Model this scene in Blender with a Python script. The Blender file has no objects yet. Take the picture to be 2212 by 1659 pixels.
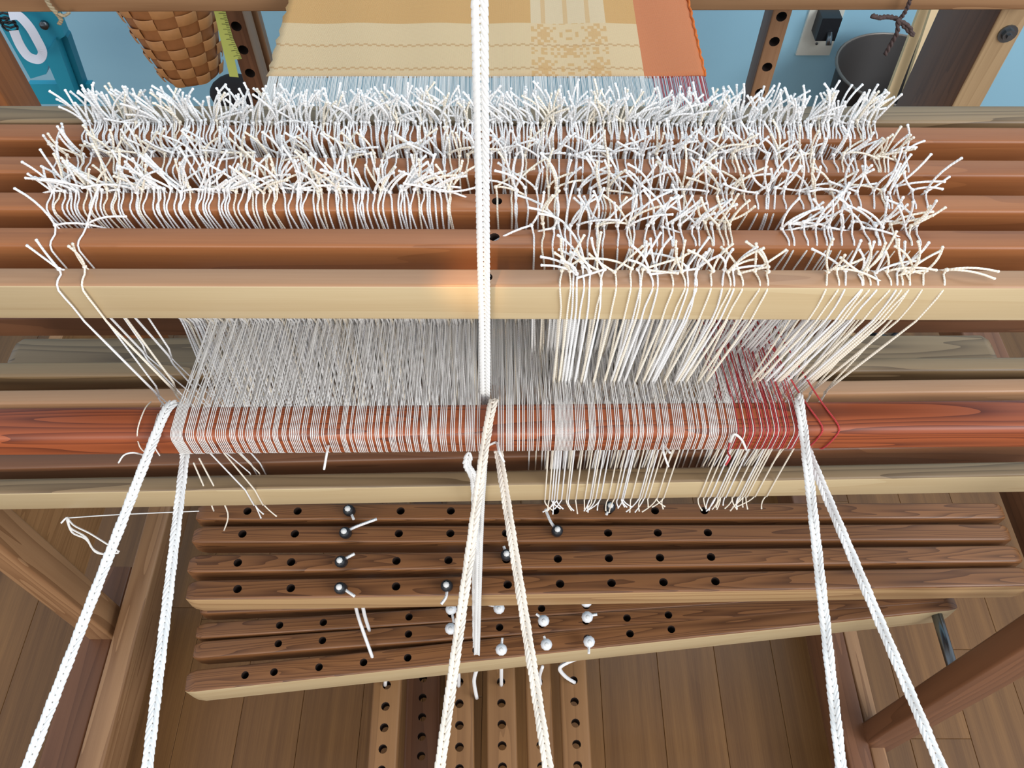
import bpy, bmesh, math, random
from mathutils import Vector, Matrix, noise
R = random.Random(7)
C = bpy.context.scene.collection
PI = math.pi
# ------------------------------------------------------------------ camera, world, lights, exposure
F = 1780.0
PITCH = math.radians(55)
cam_data = bpy.data.cameras.new('camera'); cam = bpy.data.objects.new('camera', cam_data); C.objects.link(cam)
cam_data.sensor_width = 36; cam_data.lens = 36 * F / 2212; cam_data.clip_start = .02
cam.rotation_euler = (PI / 2 - PITCH, 0, 0)
bpy.context.scene.camera = cam
vs = bpy.context.scene.view_settings
vs.view_transform = 'Standard'; vs.look = 'None'; vs.gamma = 1; vs.exposure = 0.32; vs.use_curve_mapping = False
world = bpy.data.worlds.new('room_light'); bpy.context.scene.world = world; world.use_nodes = True
bg = world.node_tree.nodes['Background']; bg.inputs[0].default_value = (.80, .88, 1, 1); bg.inputs[1].default_value = .60
def area(name, loc, target, size, energy, col):
    l = bpy.data.lights.new(name, 'AREA'); l.shape = 'RECTANGLE'; l.size = size[0]; l.size_y = size[1]; l.energy = energy; l.color = col
    o = bpy.data.objects.new(name, l); C.objects.link(o); o.location = loc
    o.rotation_euler = (Vector(target) - Vector(loc)).to_track_quat('-Z', 'Y').to_euler(); return o
area('window_light', (1.75, -.75, .75), (0, .35, -.45), (1.5, 1.1), 34, (.93, .97, 1))
area('viewer_side_fill', (-.5, -1.7, .12), (0, .3, -.5), (1.4, .8), 19, (1, .93, .82))  # added warm fill behind the camera, no known lamp there
area('far_window_light', (.3, 1.45, 1.3), (0, .6, -.5), (1.2, .6), 9, (.82, .93, 1))
sp = bpy.data.lights.new('reading_lamp', 'SPOT'); sp.energy = 45; sp.color = (1, .62, .28); sp.spot_size = math.radians(2.6); sp.spot_blend = .9; sp.shadow_soft_size = .01
so = bpy.data.objects.new('reading_lamp', sp); C.objects.link(so); so.location = (-.16, -.3, .5)

# ------------------------------------------------------------------ pixel helpers (camera at the origin)
cs, sn = math.cos(PITCH), math.sin(PITCH)
def ray(px, py):
    u = (px - 1106) / F; v = (829.5 - py) / F
    return Vector((u, cs + v * sn, -sn + v * cs))
def PZ(px, py, z): d = ray(px, py); return d * (z / d.z)
def PY(px, py, y): d = ray(px, py); return d * (y / d.y)
def PD(px, py, t): return ray(px, py) * t
so.rotation_euler = (PY(1012, 602, .343) - so.location).to_track_quat('-Z', 'Y').to_euler()

# ------------------------------------------------------------------ materials
def lin(c):
    return tuple(((v / 255) / 12.92 if v / 255 <= .04045 else ((v / 255 + .055) / 1.055) ** 2.4) for v in c) + (1,)
def newmat(name):
    m = bpy.data.materials.new(name); m.use_nodes = True; nt = m.node_tree
    return m, nt, nt.nodes['Principled BSDF']
def N(nt, t, **k):
    n = nt.nodes.new(t)
    for a, b in k.items(): setattr(n, a, b)
    return n
def plain(name, col, rough=.5, metal=0, bump=0, scale=200, var=0):
    m, nt, b = newmat(name); b.inputs['Base Color'].default_value = lin(col); b.inputs['Roughness'].default_value = rough; b.inputs['Metallic'].default_value = metal
    if bump or var:
        tc = N(nt, 'ShaderNodeTexCoord'); no = N(nt, 'ShaderNodeTexNoise'); no.inputs['Scale'].default_value = scale; no.inputs['Detail'].default_value = 4
        nt.links.new(tc.outputs['Object'], no.inputs['Vector'])
        if bump:
            bp = N(nt, 'ShaderNodeBump'); bp.inputs['Strength'].default_value = bump; bp.inputs['Distance'].default_value = .001
            nt.links.new(no.outputs[0], bp.inputs['Height']); nt.links.new(bp.outputs[0], b.inputs['Normal'])
        if var:
            hs = N(nt, 'ShaderNodeHueSaturation'); hs.inputs['Color'].default_value = lin(col)
            mr = N(nt, 'ShaderNodeMapRange'); mr.inputs[3].default_value = 1 - var; mr.inputs[4].default_value = 1 + var
            nt.links.new(no.outputs[0], mr.inputs[0]); nt.links.new(mr.outputs[0], hs.inputs['Value']); nt.links.new(hs.outputs[0], b.inputs['Base Color'])
    return m
def wood(name, light, dark, ring=260, streak=.5, rough=.42, axis=0, figure=.35, spec=.5, vary=.0):
    """grain runs along local axis; growth rings cut the other two"""
    m, nt, b = newmat(name); L = nt.links.new
    tc = N(nt, 'ShaderNodeTexCoord'); oi = N(nt, 'ShaderNodeObjectInfo')
    vm = N(nt, 'ShaderNodeVectorMath', operation='MULTIPLY_ADD'); L(oi.outputs['Random'], vm.inputs[0]); vm.inputs[1].default_value = (7, 3, 5); L(tc.outputs['Object'], vm.inputs[2])
    mp = N(nt, 'ShaderNodeMapping'); s = [1, 1, 1]; s[axis] = .055; mp.inputs['Scale'].default_value = s; L(vm.outputs[0], mp.inputs[0])
    n1 = N(nt, 'ShaderNodeTexNoise'); n1.inputs['Scale'].default_value = 14; n1.inputs['Detail'].default_value = 3; L(mp.outputs[0], n1.inputs['Vector'])
    # rings: contour lines of a stretched noise field
    ma = N(nt, 'ShaderNodeMath', operation='MULTIPLY'); ma.inputs[1].default_value = ring / 12; L(n1.outputs[0], ma.inputs[0])
    si = N(nt, 'ShaderNodeMath', operation='FRACT'); L(ma.outputs[0], si.inputs[0])
    pw = N(nt, 'ShaderNodeMath', operation='POWER'); L(si.outputs[0], pw.inputs[0]); pw.inputs[1].default_value = 2.2
    mp2 = N(nt, 'ShaderNodeMapping'); s2 = [1, 1, 1]; s2[axis] = .02; mp2.inputs['Scale'].default_value = s2; L(vm.outputs[0], mp2.inputs[0])
    n2 = N(nt, 'ShaderNodeTexNoise'); n2.inputs['Scale'].default_value = 700; n2.inputs['Detail'].default_value = 3; L(mp2.outputs[0], n2.inputs['Vector'])
    n3 = N(nt, 'ShaderNodeTexNoise'); n3.inputs['Scale'].default_value = 60; n3.inputs['Detail'].default_value = 2; L(mp2.outputs[0], n3.inputs['Vector'])
    a1 = N(nt, 'ShaderNodeMath', operation='MULTIPLY'); L(pw.outputs[0], a1.inputs[0]); a1.inputs[1].default_value = figure
    a2 = N(nt, 'ShaderNodeMath', operation='MULTIPLY_ADD'); L(n2.outputs[0], a2.inputs[0]); a2.inputs[1].default_value = streak * .5; L(a1.outputs[0], a2.inputs[2])
    a3 = N(nt, 'ShaderNodeMath', operation='MULTIPLY_ADD'); L(n3.outputs[0], a3.inputs[0]); a3.inputs[1].default_value = streak; L(a2.outputs[0], a3.inputs[2])
    cr = N(nt, 'ShaderNodeValToRGB'); cr.color_ramp.elements[0].position = .25; cr.color_ramp.elements[1].position = .95
    cr.color_ramp.elements[0].color = lin(light); cr.color_ramp.elements[1].color = lin(dark); L(a3.outputs[0], cr.inputs[0])
    out = cr.outputs[0]
    if vary:
        hs = N(nt, 'ShaderNodeHueSaturation'); mr = N(nt, 'ShaderNodeMapRange'); mr.inputs[3].default_value = 1 - vary; mr.inputs[4].default_value = 1 + vary
        L(oi.outputs['Random'], mr.inputs[0]); L(mr.outputs[0], hs.inputs['Value']); L(out, hs.inputs['Color']); out = hs.outputs[0]
    L(out, b.inputs['Base Color']); b.inputs['Roughness'].default_value = rough; b.inputs['Specular IOR Level'].default_value = spec
    bp = N(nt, 'ShaderNodeBump'); bp.inputs['Strength'].default_value = .12; bp.inputs['Distance'].default_value = .0006; L(a2.outputs[0], bp.inputs['Height']); L(bp.outputs[0], b.inputs['Normal'])
    return m
def stringmat(name, col, col2, turns=1.0, pitch=.002, rough=.7, bump=.8):
    """twisted string: UV x = metres along, y = turn fraction around"""
    m, nt, b = newmat(name); L = nt.links.new
    uv = N(nt, 'ShaderNodeUVMap'); sx = N(nt, 'ShaderNodeSeparateXYZ'); L(uv.outputs[0], sx.inputs[0])
    a = N(nt, 'ShaderNodeMath', operation='DIVIDE'); L(sx.outputs[0], a.inputs[0]); a.inputs[1].default_value = pitch
    c = N(nt, 'ShaderNodeMath', operation='MULTIPLY_ADD'); L(sx.outputs[1], c.inputs[0]); c.inputs[1].default_value = turns; L(a.outputs[0], c.inputs[2])
    f = N(nt, 'ShaderNodeMath', operation='PINGPONG'); L(c.outputs[0], f.inputs[0]); f.inputs[1].default_value = .5
    g = N(nt, 'ShaderNodeMath', operation='MULTIPLY'); L(f.outputs[0], g.inputs[0]); g.inputs[1].default_value = 2
    mx = N(nt, 'ShaderNodeMix', data_type='RGBA'); L(g.outputs[0], mx.inputs[0]); mx.inputs[6].default_value = lin(col2); mx.inputs[7].default_value = lin(col)
    L(mx.outputs[2], b.inputs['Base Color']); b.inputs['Roughness'].default_value = rough; b.inputs['Specular IOR Level'].default_value = .35
    b.inputs['Subsurface Weight'].default_value = 0
    bp = N(nt, 'ShaderNodeBump'); bp.inputs['Strength'].default_value = bump; bp.inputs['Distance'].default_value = .0004; L(g.outputs[0], bp.inputs['Height']); L(bp.outputs[0], b.inputs['Normal'])
    return m
W_HOLE = plain('hole_shade', (44, 26, 16), .9)  # hole walls painted dark to stand for the shade inside
W_BROWN = wood('reddish_pine', (166, 104, 60), (98, 50, 22), ring=130, streak=.5, figure=.16)
W_PALE = wood('pale_pine', (200, 179, 140), (172, 142, 101), ring=120, streak=.5, figure=.18)
W_TAN = wood('tan_pine', (177, 135, 99), (135, 90, 58), ring=110, streak=.5, figure=.2)
W_GREY = wood('weathered_pine', (142, 117, 85), (85, 64, 41), ring=220, streak=.4, figure=.5)
W_RED = wood('red_stained_pine', (164, 84, 46), (84, 34, 18), ring=420, streak=.45, figure=.5, rough=.42)
W_LAMM = wood('amber_pine', (142, 94, 56), (84, 50, 26), ring=620, streak=.5, figure=.5, vary=.08)
W_LAMMF = wood('amber_pine_edge', (189, 154, 110), (133, 94, 60), ring=120, streak=.4, figure=.4)
W_TREAD = wood('honey_pine', (149, 108, 69), (104, 69, 39), ring=130, streak=.4, figure=.3, axis=0)
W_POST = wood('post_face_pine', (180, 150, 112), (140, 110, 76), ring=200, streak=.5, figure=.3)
W_PANEL = wood('panel_pine', (172, 126, 82), (128, 88, 52), ring=260, streak=.4, figure=.35, axis=1)
W_SIDE = wood('frame_pine', (165, 124, 87), (113, 74, 44), ring=150, streak=.4, figure=.4)
W_DARK = wood('shaded_pine', (122, 80, 53), (76, 44, 25), ring=150, streak=.4, figure=.3)  # dark pine; on post faces it also carries painted shade
W_FLOOR = wood('bamboo_board', (140, 98, 54), (98, 64, 32), ring=40, streak=.9, figure=.06, axis=1, rough=.4, vary=.10)
S_WHITE = stringmat('white_string', (255, 255, 255), (226, 223, 220), bump=.35)
S_CREAM = stringmat('cream_string', (253, 246, 232), (226, 212, 190), bump=.35)
S_WARP = stringmat('white_cotton', (246, 243, 238), (226, 222, 216), pitch=.0012, bump=.2)
S_RED = stringmat('red_cotton', (214, 84, 84), (176, 44, 52), pitch=.0012, bump=.4)
S_ORANGE = stringmat('orange_cotton', (222, 120, 60), (190, 84, 34), pitch=.0012, bump=.4)
CORD = plain('white_braid', (232, 231, 228), .65)
CORDW = plain('ivory_braid', (236, 224, 208), .65)
M_STEEL = plain('steel', (120, 125, 128), .3, .9, var=.15, scale=60)
M_BLACK = plain('black_rubber', (30, 32, 36), .45)
M_WNOB = plain('white_nylon', (240, 242, 244), .35)

# ------------------------------------------------------------------ object helpers
def link(name, verts, faces, mats, parent=None, smooth=False, uvs=None, mi=None, mw=None):
    me = bpy.data.meshes.new(name); me.from_pydata([tuple(v) for v in verts], [], faces)
    for m in (mats if isinstance(mats, (list, tuple)) else [mats]): me.materials.append(m)
    if smooth: me.shade_smooth()
    if uvs:
        ul = me.uv_layers.new(name='UVMap'); flat = []
        for f in faces: 
            for i in f: flat.extend(uvs[i])
        ul.data.foreach_set('uv', flat)
    if mi: me.polygons.foreach_set('material_index', mi)
    me.update()
    o = bpy.data.objects.new(name, me); C.objects.link(o)
    if mw is not None: o.matrix_world = mw
    if parent: o.parent = parent
    return o
def tag(o, label=None, cat=None, group=None, kind=None):
    if label: o['label'] = label
    if cat: o['category'] = cat
    if group: o['group'] = group
    if kind: o['kind'] = kind
    return o
def thing(name, label, cat, group=None, loc=(0, 0, 0), kind=None):
    o = bpy.data.objects.new(name, None); C.objects.link(o); o.location = loc; o.empty_display_size = .02
    return tag(o, label, cat, group, kind)
def smoothpath(pts, n=6):
    pts = [Vector(p) for p in pts]; out = []
    for i in range(len(pts) - 1):
        p0 = pts[max(i - 1, 0)]; p1 = pts[i]; p2 = pts[i + 1]; p3 = pts[min(i + 2, len(pts) - 1)]
        for k in range(n):
            t = k / n
            out.append(.5 * ((2 * p1) + (p2 - p0) * t + (2 * p0 - 5 * p1 + 4 * p2 - p3) * t * t + (3 * p1 - p0 - 3 * p2 + p3) * t ** 3))
    out.append(pts[-1]); return out
class MB:
    def __init__(s): s.v = []; s.f = []; s.uv = []; s.m = []
    def tube(s, pts, r, sides=5, mi=0, blob=0, cap=True):
        pts = [Vector(p) for p in pts]; n = len(pts); base = len(s.v); L = 0; up = None
        for i, p in enumerate(pts):
            t = (pts[min(i + 1, n - 1)] - pts[max(i - 1, 0)])
            t = t.normalized() if t.length > 1e-9 else Vector((0, 0, 1))
            if up is None:
                up = Vector((0, 0, 1)) if abs(t.z) < .9 else Vector((0, 1, 0))
            a = up - t * up.dot(t)
            a = a.normalized() if a.length > 1e-6 else t.orthogonal().normalized()
            up = a; b = t.cross(a)
            if i: L += (p - pts[i - 1]).length
            rr = r[i] if isinstance(r, (list, tuple)) else r
            for k in range(sides + 1):
                an = 2 * PI * k / sides
                s.v.append(p + a * math.cos(an) * rr + b * math.sin(an) * rr); s.uv.append((L, k / sides))
        for i in range(n - 1):
            for k in range(sides):
                q = base + i * (sides + 1) + k
                s.f.append((q, q + 1, q + sides + 2, q + sides + 1)); s.m.append(mi)
        if cap:
            s.f.append(tuple(base + k for k in reversed(range(sides)))); s.m.append(mi)
            e = base + (n - 1) * (sides + 1); s.f.append(tuple(e + k for k in range(sides))); s.m.append(mi)
    def ball(s, c, ax, rad, nu=6, nv=4, mi=0):
        """ellipsoid: ax = three unit vectors, rad = three radii; poles on ax[0]"""
        base = len(s.v); c = Vector(c)
        s.v.append(c - ax[0] * rad[0]); s.uv.append((0, 0))
        for i in range(1, nv):
            th = PI * i / nv
            for k in range(nu):
                ph = 2 * PI * k / nu
                s.v.append(c - ax[0] * rad[0] * math.cos(th) + ax[1] * rad[1] * math.sin(th) * math.cos(ph) + ax[2] * rad[2] * math.sin(th) * math.sin(ph)); s.uv.append((i * .001, k / nu))
        s.v.append(c + ax[0] * rad[0]); s.uv.append((0, 0)); e = len(s.v) - 1
        for k in range(nu):
            k2 = (k + 1) % nu
            s.f.append((base, base + 1 + k2, base + 1 + k)); s.m.append(mi)
            for i in range(nv - 2):
                q = base + 1 + i * nu; s.f.append((q + k, q + k2, q + nu + k2, q + nu + k)); s.m.append(mi)
            q = base + 1 + (nv - 2) * nu; s.f.append((q + k, q + k2, e)); s.m.append(mi)
    def hexa(s, p, mi=0):
        """eight corners: 0-3 bottom loop, 4-7 top loop"""
        b = len(s.v); s.v.extend(Vector(q) for q in p); s.uv.extend([(0, 0)] * 8)
        for f in ((3, 2, 1, 0), (4, 5, 6, 7), (0, 1, 5, 4), (1, 2, 6, 5), (2, 3, 7, 6), (3, 0, 4, 7)):
            s.f.append(tuple(b + i for i in f)); s.m.append(mi)
    def box(s, lo, hi, mi=0):
        (a, b, c), (d, e, f) = lo, hi
        s.hexa([(a, b, c), (d, b, c), (d, e, c), (a, e, c), (a, b, f), (d, b, f), (d, e, f), (a, e, f)], mi)
    def build(s, name, mats, parent=None, smooth=True, mw=None):
        return link(name, s.v, s.f, mats, parent, smooth, s.uv, s.m, mw)
AX = (Vector((1, 0, 0)), Vector((0, 1, 0)), Vector((0, 0, 1)))

def bar_mesh(name, L, w, h, mats, holes=(), hr=.0035, r=.002, endr=.003, parent=None, mw=None, endtaper=.5, topmat=False):
    """a bar along local X; front top edge on the X axis, width w back (+Y), height h down; drilled holes at the given x"""
    prof = []
    def arc(cy, cz, a0):
        for k in range(4):
            a = a0 + (PI / 2) * k / 3; prof.append((cy + r * math.cos(a), cz + r * math.sin(a)))
    arc(w - r, -r, 0); arc(r, -r, PI / 2); arc(r, -h + r, PI); arc(w - r, -h + r, 1.5 * PI)
    n = len(prof); TOP = 3; BOT = 11     # profile edges 3->4 is the top flat, 11->12 the bottom flat
    xs = [-L / 2, -L / 2 + endr * .35, -L / 2 + endr]
    cell = min(w / 2 - r, hr * 1.7)
    hs = sorted(x for x in holes if abs(x) < L / 2 - endr - cell * 1.2)
    cells = []
    for x in hs: xs += [x - cell, x + cell]; cells.append(len(xs) - 2)
    xs += [L / 2 - endr, L / 2 - endr * .35, L / 2]
    V = []; Fs = []; MI = []
    for i, x in enumerate(xs):
        sc = {0: endtaper, 1: .5 + .5 * endtaper + .1 * (1 - endtaper), len(xs) - 1: endtaper, len(xs) - 2: .5 + .5 * endtaper + .1 * (1 - endtaper)}.get(i, 1)
        for (y, z) in prof: V.append((x, w / 2 + (y - w / 2) * sc, -h / 2 + (z + h / 2) * sc))
    def add(f, m=0): Fs.append(f); MI.append(m)
    for i in range(len(xs) - 1):
        for k in range(n):
            if i in cells and k in (TOP, BOT): continue
            k2 = (k + 1) % n
            mm = 1 if (topmat and k in (1, 2, 3, 4, 5)) else 0
            add((i * n + k, i * n + k2, (i + 1) * n + k2, (i + 1) * n + k), mm)
    add(tuple(range(n)) if True else ()); add(tuple((len(xs) - 1) * n + k for k in reversed(range(n))))
    for ci, x in zip(cells, hs):
        rings = []
        for k, zz in ((TOP, 0), (BOT, -h)):
            k2 = (k + 1) % n
            cor = [ci * n + k, ci * n + k2, (ci + 1) * n + k2, (ci + 1) * n + k]
            cp = [Vector(V[c]) for c in cor]; ring = []
            cen = Vector((x, w / 2, zz))
            a0 = math.atan2(cp[0].y - cen.y, cp[0].x - cen.x)
            a1 = math.atan2(cp[1].y - cen.y, cp[1].x - cen.x)
            sgn = 1 if ((a1 - a0 + PI) % (2 * PI) - PI) > 0 else -1
            for q in range(12):
                an = a0 + sgn * 2 * PI * q / 12
                V.append((x + hr * math.cos(an), w / 2 + hr * math.sin(an), zz)); ring.append(len(V) - 1)
            rings.append((ring, sgn))
            mm = 1 if (topmat and k == TOP) else 0
            for s in range(4):
                a = ring[s * 3:(s * 3 + 4)] if s < 3 else ring[9:12] + [ring[0]]
                add(tuple([cor[s], cor[(s + 1) % 4]] + list(reversed(a))), mm)
        (ra, sa), (rb, sb) = rings
        for q in range(12):
            q2 = (q + 1) % 12
            pa = Vector(V[ra[q]]); pb = Vector(V[ra[q2]])
            fb = min(rb, key=lambda i: (V[i][0] - pa.x) ** 2 + (V[i][1] - pa.y) ** 2); fc = min(rb, key=lambda i: (V[i][0] - pb.x) ** 2 + (V[i][1] - pb.y) ** 2)
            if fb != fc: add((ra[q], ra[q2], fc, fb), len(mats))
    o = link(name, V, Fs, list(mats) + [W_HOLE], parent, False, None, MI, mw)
    bm = bmesh.new(); bm.from_mesh(o.data); bmesh.ops.recalc_face_normals(bm, faces=bm.faces)
    for f in bm.faces: f.smooth = True
    for e in bm.edges:
        if len(e.link_faces) == 2 and e.calc_face_angle() > .7: e.smooth = False
    bm.to_mesh(o.data); bm.free(); return o
def frame_mat(a, b):
    X = (b - a).normalized(); Y = Vector((0, 0, 1)).cross(X)
    Y = Y.normalized(); Z = X.cross(Y)
    M = Matrix((X, Y, Z)).transposed().to_4x4(); M.translation = (a + b) / 2; return M
def bar(name, a, b, w, h, mats, holes=(), ext=0, **k):
    """a and b are the ends of the front top edge"""
    a = Vector(a); b = Vector(b); X = (b - a).normalized(); a = a - X * ext; b = b + X * ext
    M = frame_mat(a, b); Mi = M.inverted()
    hx = [(Mi @ Vector(p)).x for p in holes]
    return bar_mesh(name, (b - a).length, w, h, mats, hx, mw=M, **k)

# ------------------------------------------------------------------ the room
FZ = -1.32
fl = thing('floor', None, None, kind='structure')
PWID = .092
mb = MB(); mb.box((-1.9, -1.3, FZ - .03), (1.9, 2.06, FZ - .0145))
sub = mb.build('subfloor', plain('subfloor', (50, 36, 22), .9), fl, False)
blen = .92
proto = {}
for i in range(-16, 17):
    y = -1.3 - R.random() * blen
    while y < 2.05:
        y0 = max(y, -1.3); y1 = min(y + blen, 2.05)
        if y1 - y0 > .02:
            g = .00025
            key = round(y1 - y0, 3)
            if key not in proto:
                L2 = (y1 - y0) / 2 - g; w2 = PWID / 2 - g; e = .0005; V = []; 
                for (ww, ll, zz) in ((w2, L2, -.014), (w2, L2, -e), (w2 - e, L2 - e, 0)):
                    V += [(-ww, -ll, zz), (ww, -ll, zz), (ww, ll, zz), (-ww, ll, zz)]
                Fc = [(8, 9, 10, 11)]
                for q in (0, 4):
                    for k in range(4): Fc.append((q + k, q + (k + 1) % 4, q + 4 + (k + 1) % 4, q + 4 + k))
                me = bpy.data.meshes.new('floor_board'); me.from_pydata(V, [], Fc); me.materials.append(W_FLOOR); proto[key] = me
            o = bpy.data.objects.new('floor_board', proto[key]); C.objects.link(o); o.parent = fl; o.location = (i * PWID, (y0 + y1) / 2, FZ)
        y += blen
WALLY = 1.60
M_WALL = plain('pale_blue_paint', (156, 204, 224), .8, bump=.15, scale=300)
mb = MB(); mb.box((-1.9, WALLY, FZ), (1.9, WALLY + .08, 1.2)); o = mb.build('wall_back', M_WALL, None, False); tag(o, kind='structure')
mb = MB(); mb.box((-1.9, WALLY - .012, FZ), (1.9, WALLY, FZ + .09)); o = mb.build('baseboard_back', plain('white_paint', (225, 230, 232), .5), None, False); tag(o, kind='structure')

# ------------------------------------------------------------------ the shafts (upper and lower bars)
ZT = -.375
UP = []      # (front Y at x=0, thickness)
def upper(pyl, pyr, w, h, mats, label, holes=(), z=ZT, **k):
    a = PZ(0, pyl, z); b = PZ(2212, pyr, z)
    o = bar('shaft_bar', a, b, w, h, mats, [PZ(px, py, z) for px, py in holes], ext=.04, r=.0022, **k)
    tag(o, label, 'wooden bar'); UP.append(((a + b).y / 2, w, h)); return (a.y + b.y) / 2
YE = upper(616, 621, .0150, .0325, [W_PALE, W_TAN], 'upper shaft bar nearest the viewer, pale front edge with string knots at right', [(1052, 591)], topmat=True)  # front paler than top: viewer-side light partly put into the wood tone
YD = upper(529, 536, .0165, .0325, [W_BROWN], 'reddish brown upper shaft bar directly behind the pale-fronted one', [(1068, 494)])
YC = upper(450, 457, .0165, .0325, [W_BROWN], 'reddish brown upper shaft bar, third from the viewer, long knot row at left', [(1074, 416)])
YB = upper(370, 379, .0165, .0325, [W_BROWN], 'reddish brown upper shaft bar, fourth from the viewer')
YA = upper(298, 306, .0165, .0325, [W_BROWN], 'reddish brown upper shaft bar under the densest and farthest row of string tails')
YG = upper(262, 263, .019, .030, [W_GREY], 'grey-brown upper shaft bar behind the farthest row of string tails')
SH = {'E': (YE, .0150), 'D': (YD, .0165), 'C': (YC, .0165), 'B': (YB, .0165), 'A': (YA, .0165)}
ZL = -.629; LH = .032
LOWY = {}
def lower(pyl, pyr, w, h, mats, label, z=ZL, xr=2212, ext=.04, **k):
    a = PZ(0, pyl, z); b = PZ(xr, pyr, z)
    o = bar('shaft_bar', a, b, w, h, mats, (), ext=ext, r=.003, **k); tag(o, label, 'wooden bar'); return a, b
LE = lower(1066, 1028, .0150, LH, [W_PALE, W_GREY], 'pale lower shaft bar below the red beam, cut string ends hanging under it', topmat=True)  # light on the front face partly painted in by paler wood
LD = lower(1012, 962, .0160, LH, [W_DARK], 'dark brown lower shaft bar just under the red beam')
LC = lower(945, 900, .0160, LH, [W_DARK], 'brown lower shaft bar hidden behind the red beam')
LB = lower(872, 846, .0160, LH, [W_TAN], 'lower shaft bar showing as a tan strip just above the red beam')
LA = lower(812, 800, .0165, LH, [W_GREY], 'lower shaft bar second above the red beam, lit tan top and dark front')
a = PZ(0, 790, -.66); b = PZ(2170, 782, -.66)
o = bar('lamm_board', a, b, .036, .03, [W_GREY], ext=0.0, r=.004, endr=.012); tag(o, 'weathered wide board with bold grain and rounded right end, behind the lower bars', 'wooden bar')
LOW = {'E': LE, 'D': LD, 'C': LC, 'B': LB, 'A': LA}
# far low beam seen just under the nearest upper bar
a = PY(0, 688, .56); b = PY(2212, 680, .56)
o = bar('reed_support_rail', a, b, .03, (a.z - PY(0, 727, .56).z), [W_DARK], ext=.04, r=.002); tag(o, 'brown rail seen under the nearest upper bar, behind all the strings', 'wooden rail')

# ------------------------------------------------------------------ the red beam
ZR = -.478
RA = PZ(0, 946, ZR); RB = PZ(2212, 928, ZR); RW = .0262; RH = .0265
o = bar('lease_beam', RA, RB, RW, RH, [W_RED], ext=.05, r=.005); tag(o, 'glossy red-stained beam that the white and red warp threads are wrapped over', 'wooden beam')
def redY(x): return RA.y + (RB.y - RA.y) * (x - RA.x) / (RB.x - RA.x)

# ------------------------------------------------------------------ string heddles
ZEYE = -.502
RS = .00066
def eye_x(xt): return -.254 + (xt + .300) * .858
def lowpt(s, x): a, b = LOW[s]; return a.y + (b.y - a.y) * (x - a.x) / (b.x - a.x)
def tail(mb, K, d, ln, mi=0, r=RS * 1.15, curl=.5):
    d = Vector(d).normalized(); side = Vector((d.z, 0, -d.x)) * R.uniform(-1, 1) * curl; n = 5; pts = []
    for i in range(n + 1):
        t = i / n; p = Vector(K) + d * ln * t + side * ln * t * t + Vector((0, 0, -.12 * ln * t * t)); pts.append(p)
    e = (pts[-1] - pts[-2]).normalized(); pts += [pts[-1] + e * .0006, pts[-1] + e * .0013]
    mb.tube(pts, [r] * n + [r * 1.1, r * 1.45, r * .9], 5, mi)
def heddle_geo(s, xt, xe=None, mi=0, wild=.6, lean=0, lng=.02, lowtails=True, low=True, xl=None):
    """loop over the upper bar, eye at warp height, loop under the lower bar"""
    Y, w = SH[s]; xe = eye_x(xt) if xe is None else xe; xl = xe * .985 if xl is None else xl
    loop = MB(); knot = MB(); tails = []
    e = RS * 1.05; sw = R.uniform(-.002, .002)
    K = Vector((xt + R.uniform(-.0015, .0015), Y + w - (.005 if s == 'E' else .0005) + R.uniform(-.0025, .0018), ZT + .0024 + R.uniform(-.0003, .0028)))
    E = Vector((xe, Y + w * .5, ZEYE + R.uniform(-.003, .003)))
    zb = ZT - .0325
    xb = xt + (xe - xt) * .2
    front = smoothpath([K, (xt + sw * .3, Y + w * .6, ZT + e), (xt + sw, Y + .004, ZT + e), (xt + (xe - xt) * .03 + sw, Y - e, ZT - .003), (xt + (xe - xt) * .12, Y - e, ZT - .018), (xb, Y - e, zb)], 2)
    front += [Vector((xb, Y - e, zb)).lerp(E + Vector((0, -.0007, .005)), t) for t in (.33, .66, 1)]
    front.append(E + Vector((0, -.0009, 0)))
    back = [K, Vector((xt, Y + w + e, ZT - .003)), Vector((xb, Y + w + e, zb)), E + Vector((.0022, .0007, .012)), E + Vector((.0004, .0009, 0))]
    nf = len(front); loop.tube(front, [RS] * (nf - 5) + [RS * 1.1, RS * 1.35, RS * 1.35, RS * 1.35, RS], 5, mi); loop.tube(back, [RS, RS, RS * 1.3, RS * 1.3, RS], 4, mi)
    if low:
        yl = lowpt(s, xl); lw = .0155; B = Vector((xl, yl, ZL))
        lf = [E + Vector((0, -.0009, 0)), E + Vector((0, -.0009, -.005)), B + Vector((0, -e, 0)), B + Vector((0, -e, -LH + .003)), B + Vector((0, .003, -LH - e))]
        lb = [E + Vector((0, .0009, 0)), E + Vector((.001, .0009, -.005)), B + Vector((.0005, lw + e, 0)), B + Vector((0, lw + e, -LH)), B + Vector((0, .003, -LH - e))]
        loop.tube(lf, RS * 1.02, 5, mi); loop.tube(lb, RS * 1.02, 4, mi)
    knot.ball(K, AX, (.0015, .0015, .0014), 6, 4, mi)
    for k in range(2):
        t = MB(); a = lean + R.gauss(0, wild)
        if R.random() < (.12 if s in 'BCD' else .06): a += R.choice((-1, 1)) * 1.2
        d = (math.sin(a), R.uniform(-.25, .5), max(math.cos(a), -.25) * .9 + .12)
        tail(t, K, d, lng * R.uniform(.7, 1.25), mi); tails.append(t)
    if lowtails and low:
        for k in range(R.choice((1, 1, 2))):
            t = MB(); tail(t, B + Vector((0, .001, -LH - .001)), (R.uniform(-.3, .3), -.1, -1), R.uniform(.010, .02), mi, RS * .9); tails.append(t)
    return loop, knot, tails
def merge(dst, src):
    b = len(dst.v); dst.v += src.v; dst.uv += src.uv; dst.m += src.m; dst.f += [tuple(i + b for i in f) for f in src.f]
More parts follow.
